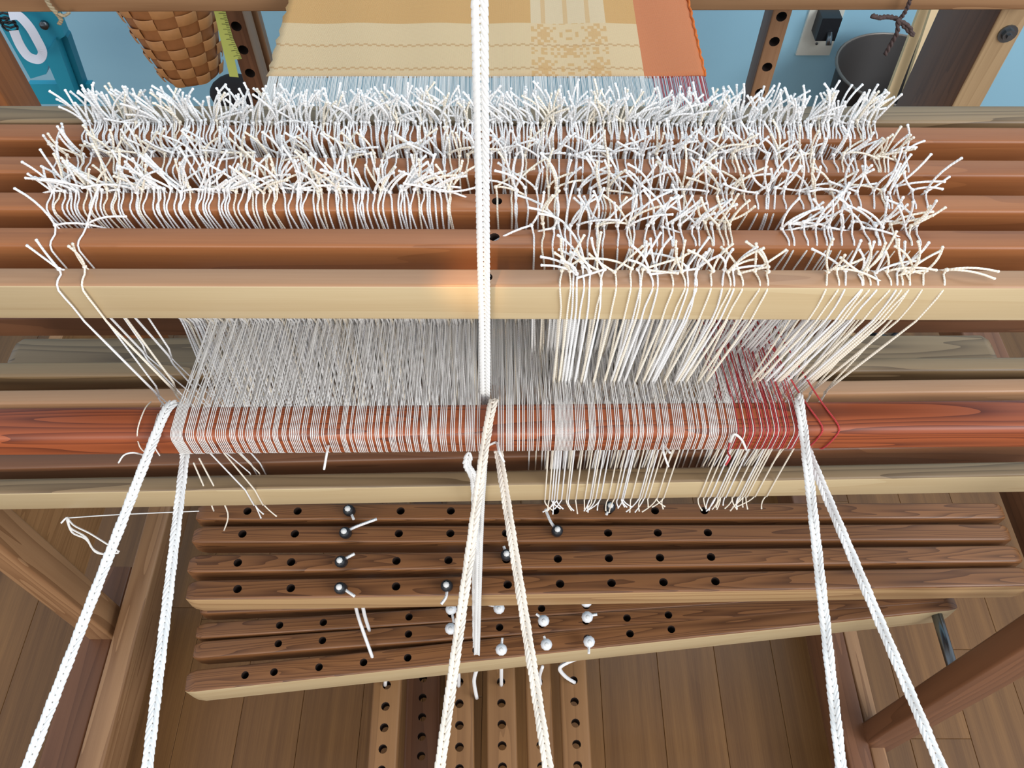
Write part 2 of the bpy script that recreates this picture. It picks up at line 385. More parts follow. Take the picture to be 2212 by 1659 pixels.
def heddle(s, xt, label, group, **k):
    loop, knot, tails = heddle_geo(s, xt, **k)
    M = [S_WHITE, S_CREAM]; Y = SH[s][0]; T = Matrix.Translation((xt, Y, ZT))
    for m in [loop, knot] + tails:
        m.v = [v - Vector((xt, Y, ZT)) for v in m.v]
    root = loop.build('string_heddle', M, None, True, T); tag(root, label, 'heddle', group)
    for nm, m in [('knot', knot)] + [('tail', t) for t in tails]:
        o = m.build(nm, M, None, True); o.parent = root
    return root
def px2x(s, px): 
    p = PZ(px, 0, 1); Y, w = SH[s]
    # bar back edge at height ZT
    t = None
    d = 1 / 1.0
    # depth along the view axis of a point (.., Y+w, ZT)
    depth = (Y + w) * cs + (-ZT) * sn
    return (px - 1106) / F * depth
def spread(lo, hi, n, clump=.35):
    """n sorted positions in [lo,hi], gathered in small clumps"""
    xs = [lo + (hi - lo) * (i + .5) / n for i in range(n)]; per = (hi - lo) / max(1, n) * 5.0
    return [x + math.sin(x / per * 2 * PI + 3 * noise.noise((x * .004, lo, 0))) * per / 2 / PI * clump * 1.6 + R.uniform(-.25, .25) * (hi - lo) / n for x in xs]
def leanf(px, seed): return .75 * noise.noise((px * .006, seed * 7.3, 1.1)) + 1.0 * noise.noise((px * .02, seed * 3.1, 5.5))
rows = [
 ('E', [140, 190], -.35, 'lone heddle at the left end of the nearest bar', 'lone pair at the left of the nearest bar'),
 ('E', spread(1208, 1305, 8) + spread(1325, 1650, 18) , 0, 'heddle over the pale-fronted bar just right of centre', 'heddles on the nearest bar right of the centre cord'),
 ('E', spread(1780, 1995, 13) + [2032], .25, 'heddle in the right fan of the pale-fronted bar', 'heddles at the right of the nearest bar'),
 ('D', [128, 188], -.25, 'lone heddle at the left of the second bar', 'lone pair at the left of the second bar'),
 ('D', spread(1150, 1590, 28), 0, 'heddle over the second bar just right of centre', 'heddles on the second bar right of the centre cord'),
 ('D', spread(1690, 1985, 17), .1, 'heddle at the far right of the second bar', 'heddles at the right of the second bar'),
 ('C', spread(112, 985, 92, .4), -.1, 'white heddle on the third bar left of centre', 'heddles on the third bar left of the centre cord'),
 ('C', spread(1062, 1990, 52, .5), .1, 'white heddle on the third bar right of centre', 'heddles on the third bar right of the centre cord'),
]
SEC = {6: ['at its far left end', 'left of the lone pairs behind', 'left of the half-way point', 'right of the half-way point', 'nearest the cord'], 7: ['nearest the cord', 'over the bare stretch of bar', 'above the red threads', 'at its far right end']}
SEC[6][1] = 'just in from its left end'; SEC[7][1] = 'second quarter'; SEC[7][2] = 'third quarter'
BSEC = ['at its far left', 'left of the cloth edge', 'under the cream cloth left of the cord', 'under the cream cloth right of the cord', 'under the orange border', 'at its far right']
def section(p, lo, hi, names):
    return names[min(len(names) - 1, max(0, int((p - lo) / (hi - lo) * len(names))))]
ORD = 'leftmost second third fourth fifth sixth seventh eighth ninth tenth eleventh twelfth thirteenth fourteenth fifteenth sixteenth seventeenth eighteenth nineteenth twentieth'.split()
def ordinal(i, n):
    if i == 0: return 'leftmost'
    if i == n - 1: return 'rightmost'
    if i < n / 2: return ORD[i] + ' from left'
    return ORD[n - 1 - i] + ' from right'
for ri, (s, pxs, ln0, lab, grp) in enumerate(rows):
    pxs = sorted(pxs)
    for i, px in enumerate(pxs):
        xt = px2x(s, px); k = {}
        if s in 'DE' and px < 300: k['xe'] = xt + (.014 if s == 'E' else .012); k['xl'] = -.228 + .008 * i
        heddle(s, xt, (lab + ', ' + ordinal(i, len(pxs))) if len(pxs) <= 40 else lab + ', ' + section(px, min(pxs), max(pxs), SEC[ri]), grp if len(pxs) <= 40 else grp + ', ' + section(px, min(pxs), max(pxs), SEC[ri]), mi=1 if R.random() < (.4 if s == 'E' else .22) else 0, lean=ln0 + leanf(px, ri), wild=.7, lng=.0255 if s != 'E' else .023, lowtails=(s == 'E'), **k)
nind = sum(len(r[1]) for r in rows); left = 300 - nind
bpx = spread(130, 1955, 128, .4)
isb = [i for i in range(128) if i % 2 == 0][:max(0, left)]
stuff = MB(); stuffA = MB()
for i, px in enumerate(bpx):
    xt = px2x('B', px); kw = dict(mi=1 if R.random() < .2 else 0, lean=leanf(px, 11) + (-.35 if px < 300 else 0), wild=.6, lng=.019, lowtails=False)
    if i in isb: bs_ = section(px, 130, 1955, BSEC); heddle('B', xt, 'white heddle on the fourth bar, ' + bs_, 'heddles on the fourth bar ' + bs_, **kw)
    else:
        l, k, t = heddle_geo('B', xt, **kw)
        for m in [l, k] + t: merge(stuff, m)
for i, px in enumerate(spread(188, 1885, 285, .3)):
    if abs(px - 505) < 5 or abs(px - 1655) < 6: continue
    xt = px2x('A', px); l, k, t = heddle_geo('A', xt, mi=1 if R.random() < .1 else 0, lean=(px - 1050) / 1700 * .35 + leanf(px, 4) * .75, wild=.2, lng=.0235, lowtails=False)
    for m in [l, k] + t: merge(stuffA, m)
o = stuff.build('string_heddles', [S_WHITE, S_CREAM]); tag(o, 'remaining white string heddles crowded along the fourth bar', 'heddles', kind='stuff')
o = stuffA.build('string_heddles', [S_WHITE, S_CREAM]); tag(o, 'dense brush of upright white heddle tails and strings on the farthest row', 'heddles', kind='stuff')

# ------------------------------------------------------------------ warp threads
ZW = -.5
RT = .00030
def warp(xf, xb, s, zoff=0, r=RT, endz=.012):
    """fell -> eye -> back edge of the red beam -> over its top, round the front, tucked beneath"""
    Ye = SH[s][0] + SH[s][1] * .5; yr = redY(xb); e = r * 1.1
    t = (.727 - Ye) / (.727 - yr - RW)
    xe = xf + (xb - xf) * t
    top = ZR + e
    pts = [Vector((xf, .727, ZW)), Vector((xe, Ye, ZEYE + zoff)), Vector((xb, yr + RW - .001, ZR - .0002)), Vector((xb, yr + RW - .005, top)), Vector((xb, yr + .005, top)),
           Vector((xb, yr + .0015, ZR - .0013 + e)), Vector((xb, yr - e, ZR - .005)), Vector((xb, yr - e, ZR - RH + .005)), Vector((xb, yr + .0015, ZR - RH + .001)), Vector((xb, yr + .006, ZR - RH - e)), Vector((xb, yr + .022, ZR - RH - e))]
    return pts
XB0, XB1 = -.233, .200
def mapf(xb): return -.244 + (xb - XB0) / (XB1 - XB0) * (.194 + .244)
pos = []
px = 372.0
while px < 1738:
    # little groups of threads between dents, denser in places
    g = R.choice((2, 3, 3, 4, 5, 6)); sp_ = R.uniform(3.2, 4.2)
    if px < 400: g, sp_ = 9, 3.0
    if 1185 < px < 1215: g, sp_ = 14, 2.9
    for _ in range(g): pos.append(px); px += sp_
    px += R.uniform(3, 7)
    if 1035 < px < 1072: px = 1076
pos = [p for p in pos if p < 1740]
white = [p for p in pos if p < 1590]; red = [p for p in pos if p >= 1590]
if len(pos) > 298: pos = [p for i, p in enumerate(pos) if (i * 298) // len(pos) != ((i - 1) * 298) // len(pos)]
warp_stuff = MB(); cnt = 0
for i, p in enumerate(pos):
    xb = (p - 1106) * .563 / F; s = 'CBCDCAEB'[i % 8]
    if p < 1150: s = 'CBCAC'[i % 5]
    isred = p >= 1590 and (i % 3 != 0)
    m = MB(); pts = warp(mapf(xb) , xb, s, R.uniform(-.002, .002)); m.tube(pts, RT * R.uniform(.9, 1.25), 5, cap=False)
    cnt += 1
    if cnt <= 10 ** 6:
        org = Vector((xb, redY(xb), ZR)); m.v = [v - org for v in m.v]
        o = m.build('warp_thread', [S_RED if isred else S_WARP], None, True, Matrix.Translation(org))
        if isred: tag(o, 'fine red warp thread wrapped over the right part of the red beam', 'thread', 'red warp threads')
        elif p > 1590: tag(o, 'fine white warp thread among the red ones on the red beam', 'thread', 'white warp threads among the red')
        elif p < 1060: ws = section(p, 372, 1060, ['at the left edge by the cord', 'second fifth of the left half', 'middle of the left half', 'fourth fifth of the left half', 'just left of the ivory cord']); tag(o, 'fine white warp thread on the red beam, ' + ws, 'thread', 'white warp threads ' + ws)
        else: ws = section(p, 1060, 1590, ['just right of the ivory cord', 'in the dense white band', 'right of the dense white band', 'just left of the red threads']); tag(o, 'fine white warp thread on the red beam, ' + ws, 'thread', 'white warp threads ' + ws)
    else: merge(warp_stuff, m)
# the rest of the dense warp sheet between the fell and the beam
for i in range(330):
    xf = -.244 + (.194 + .244) * i / 330 + R.uniform(-.0004, .0004); s = 'ABCD'[i % 4]
    xb = XB0 + (xf + .244) / (.194 + .244) * (XB1 - XB0); isr = xf > .139
    Ye = SH[s][0] + SH[s][1] * .5; yr = redY(xb) + RW
    warp_stuff.tube([(xf, .727, ZW), (xf + (xb - xf) * .6, Ye, ZEYE + R.uniform(-.004, 0)), (xb, yr + .0006, ZR - RH * R.uniform(.2, .7)), (xb, yr + .0006, ZR - RH)], RT, 4, 1 if isr and i % 3 else 0, cap=False)
o = warp_stuff.build('warp_sheet', [S_WARP, S_RED]); tag(o, 'dense sheet of fine white warp threads between the strings, red at its right side', 'threads', kind='stuff')
for p0, p1 in ((1772, 1768), (1808, 1806)):
    m = MB(); x0 = (p0 - 1106) * .563 / F; y = redY(x0); e = .0006
    pts = smoothpath([(x0 - .028, .42, -.49), (x0 - .012, y + RW + .02, ZR - .002), (x0 - .006, y + RW - .004, ZR + e), (x0 + .001, y + .004, ZR + e), (x0, y - e, ZR - .006), (x0 - .004, y - e, ZR - RH + .004), (x0 - .005, y + .006, ZR - RH - e)], 3)
    m.tube(pts, .00062, 5); o = m.build('warp_thread', [S_RED]); tag(o, 'single stray red thread on the bare red beam, ' + ('nearer the white cord' if p0 < 1800 else 'farther right'), 'thread')

# ------------------------------------------------------------------ braided cords
def braid(name, path, w, mat, label, tw0=0.0, tws=.5, twp=.05, normal=None, pitch=.0040, parent=None, group=None):
    pts = smoothpath(path, 14)
    # resample
    S = [pts[0]]; acc = 0; last = pts[0]; dirs = []
    total = sum((pts[i + 1] - pts[i]).length for i in range(len(pts) - 1)); n = int(total / pitch); out = []; want = 0; L = 0; i = 0
    for k in range(n):
        want = k * pitch
        while i < len(pts) - 2 and L + (pts[i + 1] - pts[i]).length < want: L += (pts[i + 1] - pts[i]).length; i += 1
        seg = (pts[i + 1] - pts[i]); out.append((pts[i] + seg.normalized() * (want - L), seg.normalized()))
    m = MB(); nv = normal
    for k, (p, t) in enumerate(out):
        # face the cord's flat side along the carried normal
        nn = (nv if nv is not None else -p.normalized()) ; nn = (nn - t * nn.dot(t)).normalized(); nv = nn if normal is not None else None
        a = tw0 + tws * math.sin(2 * PI * k * pitch / twp) ; s = t.cross(nn)
        s2 = s * math.cos(a) + nn * math.sin(a); n2 = nn * math.cos(a) - s * math.sin(a)
        for sg in (-1, 1):
            d = (t + s2 * sg * .30).normalized(); b = d.cross(n2).normalized()
            m.ball(p + s2 * sg * w * .29, (d, b, n2), (pitch * 1.25, w * .215, w * .22), 8, 5)
        m.ball(p + t * pitch * .5, (s2, t, n2), (w * .2, pitch * .3, w * .12), 5, 3)
    return tag(m.build(name, [mat], parent), label, 'cord', group)
# vertical centre cord, from the loom's top down to the lower lamm
YV = YE - .0065
vt = PY(1036, 0, YV - .012); vb = PY(1048, 855, YV)
top = vt + (vt - vb) * .8
low1 = PZ(1030, 1415, -1.0)
braid('hanging_cord', [top, vt, vb, PY(1043, 1000, .324), PY(1036, 1150, .327), low1], .0064, CORD, 'thick white braided cord hanging straight down at the centre, in front of all upper bars', tws=.18, twp=.11)
braid('hanging_cord', [PY(1012, 985, .318), PY(1010, 1005, .316), PY(1024, 1040, .318), PY(1026, 1120, .322), PZ(1026, 1330, -.93), PZ(1027, 1400, -.995)], .0060, CORD, 'shaded grey-white cord beside the centre cord, below the red beam', tws=.6)
def loopcord(top_px, bot1, exit_px, bot2, label, w=.0056, mat=CORD, mid1=None, mid2=None):
    xt = PZ(top_px[0], top_px[1], ZR).x; xe = PZ(exit_px[0], exit_px[1], ZR - RH).x; y = redY(xt); e = .0026
    e1 = PD(bot1[0], bot1[1], .465); e2 = PD(bot2[0], bot2[1], .465)
    A = Vector((xt, y + RW - .004, ZR + e)); A2 = PZ(*(mid1 or ((top_px[0] * .86 + bot1[0] * .14), 0)), ZR + e) if mid1 else None
    fr = Vector((xt + (e1.x - xt) * .10, y - .001, ZR + e * .9))
    if mid1: fr = PD(mid1[0], mid1[1], .553)
    x0 = e1 + (e1 - fr) * .35
    U = Vector((xe, y + .006, ZR - RH - e)); ex = Vector((xe + (e2.x - xe) * .04, y - .004, ZR - RH - e * .8))
    x1 = e2 + (e2 - ex) * .35
    path = [x0, e1, fr.lerp(e1, .5), fr, A, Vector((xt * .7 + xe * .3, y + RW + e, ZR - .006)), Vector((xt * .3 + xe * .7, y + RW + e, ZR - RH + .004)), U + Vector((0, .012, 0)), U, ex, ex.lerp(e2, .5), e2, x1]
    return braid('looped_cord', path, w, mat, label, tws=.45, twp=.042)
loopcord((372, 868), (58, 1659), (394, 990), (318, 1659), 'white braided cord looped round the left end of the threads on the red beam')
loopcord((1064, 868), (950, 1659), (1076, 982), (1184, 1659), 'ivory braided cord looped round the middle of the red beam', mat=CORDW, mid1=(1048, 960))
loopcord((1722, 862), (1817, 1659), (1752, 1000), (2034, 1659), 'white braided cord looped round the red beam beside the red threads', mid1=(1741, 975))

# ------------------------------------------------------------------ woven cloth
def cloth_mat():
    m, nt, b = newmat('woven_cloth'); L = nt.links.new
    g = N(nt, 'ShaderNodeTexCoord'); sx = N(nt, 'ShaderNodeSeparateXYZ'); L(g.outputs['Object'], sx.inputs[0]); X, Y = sx.outputs[0], sx.outputs[1]
    def M(op, a, b_=None, c=None, clamp=False):
        n = N(nt, 'ShaderNodeMath', operation=op); n.use_clamp = clamp
        for i, v in enumerate((a, b_, c)):
            if v is None: continue
            if isinstance(v, (int, float)): n.inputs[i].default_value = v
            else: L(v, n.inputs[i])
        return n.outputs[0]
    def rng(v, lo, hi): return M('MULTIPLY', M('GREATER_THAN', v, lo), M('LESS_THAN', v, hi))
    def mix(f, c0, c1):
        n = N(nt, 'ShaderNodeMix', data_type='RGBA'); L(f, n.inputs[0])
        for i, c in ((6, c0), (7, c1)):
            if isinstance(c, tuple): n.inputs[i].default_value = c
            else: L(c, n.inputs[i])
        return n.outputs[2]
    cream = lin((222, 188, 142)); gold = lin((210, 158, 96)); pale = lin((222, 196, 158)); tan = lin((198, 150, 98))
    col = mix(M('GREATER_THAN', Y, .8205), cream, gold)
    # squares along the treadling lines
    fy = M('FRACT', M('MULTIPLY', X, 220)); z1 = M('GREATER_THAN', fy, .45)
    for yy in (.781, .7406):
        off = M('MULTIPLY', M('GREATER_THAN', M('FRACT', M('MULTIPLY', X, 110)), .5), .0022)
        col = mix(M('MULTIPLY', M('MULTIPLY', rng(M('ADD', Y, off), yy - .001, yy + .0018), .8), 1), col, tan)
    # pattern block
    blk = M('MULTIPLY', rng(X, .020, .100), M('LESS_THAN', Y, .8205))
    vx = N(nt, 'ShaderNodeTexWhiteNoise', noise_dimensions='2D'); cb = N(nt, 'ShaderNodeCombineXYZ')
    qx = M('FLOOR', M('ABSOLUTE', M('MULTIPLY', M('SUBTRACT', X, .060), 300))); qy = M('FLOOR', M('ABSOLUTE', M('MULTIPLY', M('SUBTRACT', M('PINGPONG', M('SUBTRACT', Y, .72), .05), .02), 210)))
    L(qx, cb.inputs[0]); L(qy, cb.inputs[1]); L(cb.outputs[0], vx.inputs['Vector'])
    sq = M('LESS_THAN', vx.outputs[0], .42)
    col = mix(M('MULTIPLY', blk, M('MULTIPLY', sq, .75)), col, gold)
    blk2 = M('MULTIPLY', rng(X, .020, .100), M('GREATER_THAN', Y, .8205))
    col = mix(M('MULTIPLY', blk2, .8), col, pale)
    col = mix(M('MULTIPLY', M('MULTIPLY', blk2, rng(M('FRACT', M('MULTIPLY', X, 42)), .3, .5)), .6), col, gold)
    # orange border
    wv = N(nt, 'ShaderNodeTexNoise'); wv.inputs['Scale'].default_value = 60
    col = mix(M('GREATER_THAN', X, .133), col, lin((206, 122, 76)))
    col = mix(M('GREATER_THAN', M('ADD', X, M('MULTIPLY', wv.outputs[0], .001)), .1925), col, lin((222, 110, 30)))
    # weave
    tw = M('SINE', M('MULTIPLY', M('ADD', M('MULTIPLY', X, 1.4), Y), 2600)); tw2 = M('SINE', M('MULTIPLY', M('SUBTRACT', X, Y), 2600))
    wb = M('MULTIPLY', tw, tw2)
    hs = N(nt, 'ShaderNodeHueSaturation'); L(col, hs.inputs['Color']); L(M('MULTIPLY_ADD', wb, .07, 1.0), hs.inputs['Value'])
    L(hs.outputs[0], b.inputs['Base Color']); b.inputs['Roughness'].default_value = .8
    bp = N(nt, 'ShaderNodeBump'); bp.inputs['Strength'].default_value = .35; bp.inputs['Distance'].default_value = .0005; L(wb, bp.inputs['Height']); L(bp.outputs[0], b.inputs['Normal'])
    return m
V = []; Fc = []; nx, ny = 60, 40
for j in range(ny + 1):
    for i in range(nx + 1):
        u = i / nx; x = -.2455 + (.1945 + .2455) * u; t = j / ny; y = .727 + .35 * t
        z = ZW + .0007 * math.sin(x * 75 + y * 9) * (1 if x < .13 else 2)
        if u in (0, 1): x += .0012 * math.sin(y * 420) + .0006 * R.uniform(-1, 1)
        if y > .93: z -= ((y - .93) ** 2) * 1.2
        V.append((x, y, z))
for j in range(ny):
    for i in range(nx): q = j * (nx + 1) + i; Fc.append((q, q + 1, q + nx + 2, q + nx + 1))
o = link('woven_cloth', V, Fc, cloth_mat(), None, True); tag(o, 'cream handwoven cloth with gold pattern lines and orange right border, stretched behind the strings', 'cloth')
md = o.modifiers.new('thickness', 'SOLIDIFY'); md.thickness = .0012
mb = MB()
mb.tube([(.1935 + .0008 * math.sin(k * 1.7), .727 + k * .005, ZW + .0004) for k in range(60)], .0013, 5)
e = mb.build('selvage', plain('orange_edge', (224, 112, 34), .8, bump=.5, scale=900), None); e.parent = o

# ------------------------------------------------------------------ upper loom framework beyond the cloth
fr = thing('loom_frame', 'brown pine loom framework of beams, posts and floor rails around the shafts', 'loom', loc=(0, 0, FZ))
def fpart(name, m, mats, smooth=False):
    ob = m.build(name, mats, None, smooth) if isinstance(m, MB) else m
    ob.parent = fr; ob.matrix_parent_inverse = Matrix.Translation((0, 0, -FZ)); return ob
def fbar(name, a, b, w, h, mats, holes=(), ext=0, **k):
    return fpart(name, bar(name, a, b, w, h, mats, holes, ext, **k), mats)
zb = PY(0, 27, .90).z
a = Vector((PY(0, 27, .90).x, .90, -.5045)); b = Vector((PY(2212, 34, .905).x, .905, -.5045))
fbar('breast_beam', a, b, .06, -.5045 - zb, [W_SIDE], ext=.02)
def vpost(name, x0, x1, y0, y1, z0, z1, mats, holes=(), hr=.006, r=.003, topmat=False):
    """upright board; front face at y0; holes drilled through front at given heights"""
    Lh = z1 - z0; w = x1 - x0; d = y1 - y0
    # local X = up, local Y = +x world, local Z(up of bar) = toward viewer (-y)
    M = Matrix(((0, 1, 0), (0, 0, -1), (1, 0, 0))).to_4x4()
    M = Matrix((Vector((0, 1, 0)), Vector((0, 0, -1)), Vector((1, 0, 0)))).to_4x4()
    M.translation = Vector((x0, y0, (z0 + z1) / 2))
    ob = bar_mesh(name, Lh, w, d, mats, [h - (z0 + z1) / 2 for h in holes], hr=hr, r=r, mw=M, topmat=topmat); return fpart(name, ob, mats)
# uprights with a column of holes either side of the cloth
hz = [PY(1668, p, 1.06).z for p in (36, 90, 145, 200)]
vpost('drilled_post', PY(1650, 100, 1.06).x, PY(1690, 100, 1.06).x, 1.06, 1.10, FZ, -.62, [W_DARK, W_TAN], hz, hr=.0074, topmat=True)  # lit front and shaded sides put into the wood tones
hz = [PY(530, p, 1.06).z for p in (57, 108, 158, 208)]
vpost('drilled_post', PY(502, 100, 1.06).x, PY(544, 100, 1.06).x, 1.06, 1.10, FZ, -.62, [W_TAN, W_DARK], hz, hr=.0074, topmat=True)  # shaded front and lit sides painted by swapping the two woods
vpost('side_board', PY(545, 100, 1.11).x, PY(575, 100, 1.11).x, 1.11, 1.13, FZ, -.62, [W_SIDE])
# front right corner post with bolt, inner side's shadow painted in as darker wood
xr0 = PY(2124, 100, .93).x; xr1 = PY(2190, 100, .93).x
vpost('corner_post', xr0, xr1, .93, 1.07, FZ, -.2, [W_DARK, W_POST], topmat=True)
bc = PY(2176, 72, .93)
mb = MB(); 
def disc(m, c, n, r, t, mi=0, k=16):
    n = Vector(n).normalized(); m.tube([Vector(c), Vector(c) + n * t], r, k, mi)
disc(mb, bc + Vector((0, .001, 0)), (0, -1, 0), .0115, .003); disc(mb, bc, (0, -1, 0), .0075, .006, k=8); disc(mb, bc, (0, -1, 0), .0035, .009, k=6)
fpart('bolt', mb, [M_STEEL])
xl1 = PY(38, 130, 1.0).x
vpost('corner_post', xl1 - .075, xl1, .93, 1.0, FZ, -.2, [W_BROWN])

# ------------------------------------------------------------------ lamms
def lamm(l, r, zl, zr, w, h, holes, label, mats, endr=.012, grp=None, ext=0):
    a = PZ(l[0], l[1], zl); b = PZ(r[0], r[1], zr)
    def on(px):   # point on the front edge above this pixel column
        t = (px - l[0]) / (r[0] - l[0]); lo, hi = -.2, 1.2
        for _ in range(30):
            mid = (lo + hi) / 2; p = a.lerp(b, mid); dd = p.y * cs - p.z * sn; xx = 1106 + p.x / dd * F
            if xx < px: lo = mid
            else: hi = mid
        return a.lerp(b, lo)
    o = bar('lamm', a, b, w, h, mats, [on(p) for p in holes], ext=ext, hr=.0048, r=.003, endr=endr, topmat=True, endtaper=.72)
    return tag(o, label, 'wooden bar', grp)
LM = [W_LAMMF, W_LAMM]  # paler front face carries painted light from the viewer's side
H1 = [531, 640, 754, 864, 973, 1200, 1316, 1417, 1524]
lamm((419, 1122), (2178, 1120), -.87, -.87, .021, .028, H1, 'upper lamm farthest back, its drilled top half hidden under the pale lower bar', [W_LAMM, W_LAMM])
lamm((410, 1172), (2192, 1167), -.87, -.87, .021, .032, [520, 634, 747, 860, 972, 1093, 1203, 1315, 1423, 1532], 'upper lamm second from the back, black peg with a long cord tail at left', [W_LAMM, W_LAMM])
lamm((400, 1236), (2216, 1214), -.87, -.87, .021, .032, [510, 626, 740, 855, 968, 1026, 1094, 1206, 1317, 1428, 1539], 'upper lamm second from the front, black peg under the middle cord', [W_LAMM, W_LAMM])
lamm((396, 1296), (2240, 1266), -.87, -.87, .023, .036, [509, 625, 738, 854, 966, 1028, 1097, 1211, 1323, 1436, 1549], 'frontmost upper lamm, with a light front edge and two black pegs', LM)
lamm((428, 1326), (2000, 1268), -1.04, -.985, .020, .028, [700], 'lower lamm mostly hidden beneath the frontmost upper lamm', [W_LAMM, W_LAMM])
lamm((419, 1379), (2050, 1275), -1.04, -.985, .020, .028, [602, 697, 883, 975, 1171, 1268], 'lower lamm just below the upper group, three white pegs along it', [W_LAMM, W_LAMM])
lamm((413, 1423), (2060, 1302), -1.04, -.985, .022, .03, [599, 695, 882, 1080, 1172, 1268, 1357, 1447], 'lower lamm second from the front of the tilted group', [W_LAMM, W_LAMM])
lamm((394, 1497), (2076, 1316), -1.04, -.985, .027, .046, [527, 590, 688, 785, 881, 1030, 1083, 1180, 1272, 1365, 1455], 'frontmost tilted lamm with a bright cream front edge', [W_PALE, W_LAMM], endr=.014)  # brightness of the front edge painted in with pale wood
a = PZ(2022, 1322, -1.0); b = PZ(2060, 1450, -1.0)
mb = MB(); mb.tube([a + (a - b) * .3, b + (b - a) * .5], .0065, 14); o = mb.build('pivot_rod', [M_STEEL]); tag(o, 'round steel rod running from the tilted lamm end towards the right post', 'rod')

# ------------------------------------------------------------------ pegs and their cords
def peg(px, py, z, black, tails, label, grp=None, r=.0066):
    c = PZ(px, py, z); up = (Vector((0, -.35, 1))).normalized(); root = thing('cord_peg', label, 'peg', grp, c)
    side = Vector((1, 0, 0)); b = up.cross(side).normalized(); m = MB(); 
    if black: m.tube([-up * .004, up * .0, up * .009, up * .0135, up * .0145], [r * .9, r, r, r * .8, r * .3], 12)
    else: m.ball(up * .004, (up, side, b), (r * 1.05, r, r), 10, 8); m.tube([-up * .006, up * .004], r * .45, 8)
    m.build('head', [M_BLACK if black else M_WNOB], root)
    m = MB(); 
    if black: m.ball(up * .0145 + b * .001, (up, side, b), (.0035, .0036, .0036), 8, 5); m.build('cord_knot', [CORD], root)
    else: m.ball(up * .0108, (up, side, b), (.0014, .0028, .0028), 8, 5); m.build('cap', [CORD], root)
    for t in tails:
        m = MB(); P = [Vector((0, 0, .004))] + [PZ(x, y, z + .006) - c for x, y in t]; P = smoothpath(P, 4); m.tube(P, .0017, 6); m.build('cord_tail', [S_WHITE], root)
    return root
Zu = -.868; Zl2 = -1.01
peg(756, 1104, Zu, 1, [[(764, 1122)]], 'black peg half hidden under the pale lower bar, left of centre')
peg(748, 1152, Zu, 1, [[(768, 1138), (814, 1121)]], 'black peg with a long white cord tail pointing right')
peg(739, 1214, Zu, 1, [[(766, 1196)]], 'black peg on the upper lamm second from the front, at left')
peg(738, 1271, Zu, 1, [[(766, 1288)]], 'leftmost black peg on the frontmost upper lamm')
peg(966, 1266, Zu, 1, [[(964, 1288), (953, 1305)]], 'black peg with its tail hanging down, left of the ivory cord')
peg(1094, 1200, Zu, 1, [[(1088, 1180)]], 'black peg just behind the right strand of the ivory cord')
peg(1203, 1148, Zu, 1, [[(1190, 1128), (1178, 1100)]], 'black peg with a frayed tail pointing up, right of the ivory cord')
peg(1316, 1097, Zu, 1, [[(1310, 1112)]], 'black peg under the cut string ends')
wp = [(975, 1316, [(980, 1345)], 'white round peg left of the ivory cord, upper of two'), (974, 1358, [(985, 1372), (1002, 1380)], 'white round peg left of the ivory cord, lower of two'),
      (1078, 1314, [(1055, 1306), (1040, 1302)], 'white round peg right of the grey hanging cord'), (1174, 1341, [(1158, 1326)], 'white round peg with a stub pointing up left'),
      (1268, 1333, [(1290, 1327)], 'white round peg with a stub pointing right'), (1266, 1300, [], 'white peg half hidden under the frontmost upper lamm'),
      (1180, 1392, [(1175, 1374)], 'white round peg on the front tilted lamm, second from right'), (1272, 1386, [(1272, 1412)], 'rightmost white peg, egg-shaped with a stub pointing down'),
      (1083, 1403, [(1085, 1378)], 'white peg below the grey cord, with splayed cord ends')]
for x, y, t, l in wp: peg(x, y, Zl2 + .012, 0, [t] if t else [], l, r=.0072)
def strand(name, pts, r, label, mat=S_WHITE, cat='cord', n=4):
    m = MB(); m.tube(smoothpath(pts, n), r, 6); o = m.build(name, [mat]); return tag(o, label, cat)
ZTR = -1.16
strand('tie_up_cord', [PZ(766, 1300, -.90), PZ(778, 1345, -.98), PZ(806, 1424, -1.03)], .0021, 'white tie-up cord slanting down to the tilted lamms, left of centre')
strand('tie_up_cord', [PZ(782, 1300, -.90), PZ(788, 1330, -.95), PZ(798, 1362, -1.01)], .0021, 'short white tie-up cord beside the slanting one')
strand('tie_up_cord', [PZ(822, 1395, -1.05), PZ(834, 1430, -1.08), PZ(832, 1480, ZTR + .003)], .0024, 'white tie-up cord end above the leftmost treadle')
strand('tie_up_cord', [PZ(988, 1440, -1.06), PZ(991, 1460, -1.10), PZ(991, 1482, ZTR)], .0026, 'white tie-up cord entering the third treadle from left')
strand('tie_up_cord', [PZ(1032, 1440, -1.06), PZ(1024, 1470, -1.1), PZ(1030, 1508, ZTR)], .0026, 'curled white tie-up cord between two treadles')
strand('tie_up_cord', [PZ(1083, 1435, -1.06), PZ(1083, 1458, -1.1), PZ(1083, 1480, ZTR)], .0026, 'straight white tie-up cord entering the middle treadle')
strand('tie_up_cord', [PZ(1248, 1422, -1.08), PZ(1224, 1432, -1.09), PZ(1209, 1444, -1.1), PZ(1222, 1462, -1.13), PZ(1241, 1474, ZTR)], .0026, 'hooked white tie-up cord over the rightmost treadle')
strand('tie_up_cord', [PZ(1172, 1440, -1.08), PZ(1166, 1460, -1.12), PZ(1168, 1478, ZTR)], .0022, 'white tie-up cord entering the second treadle from right')

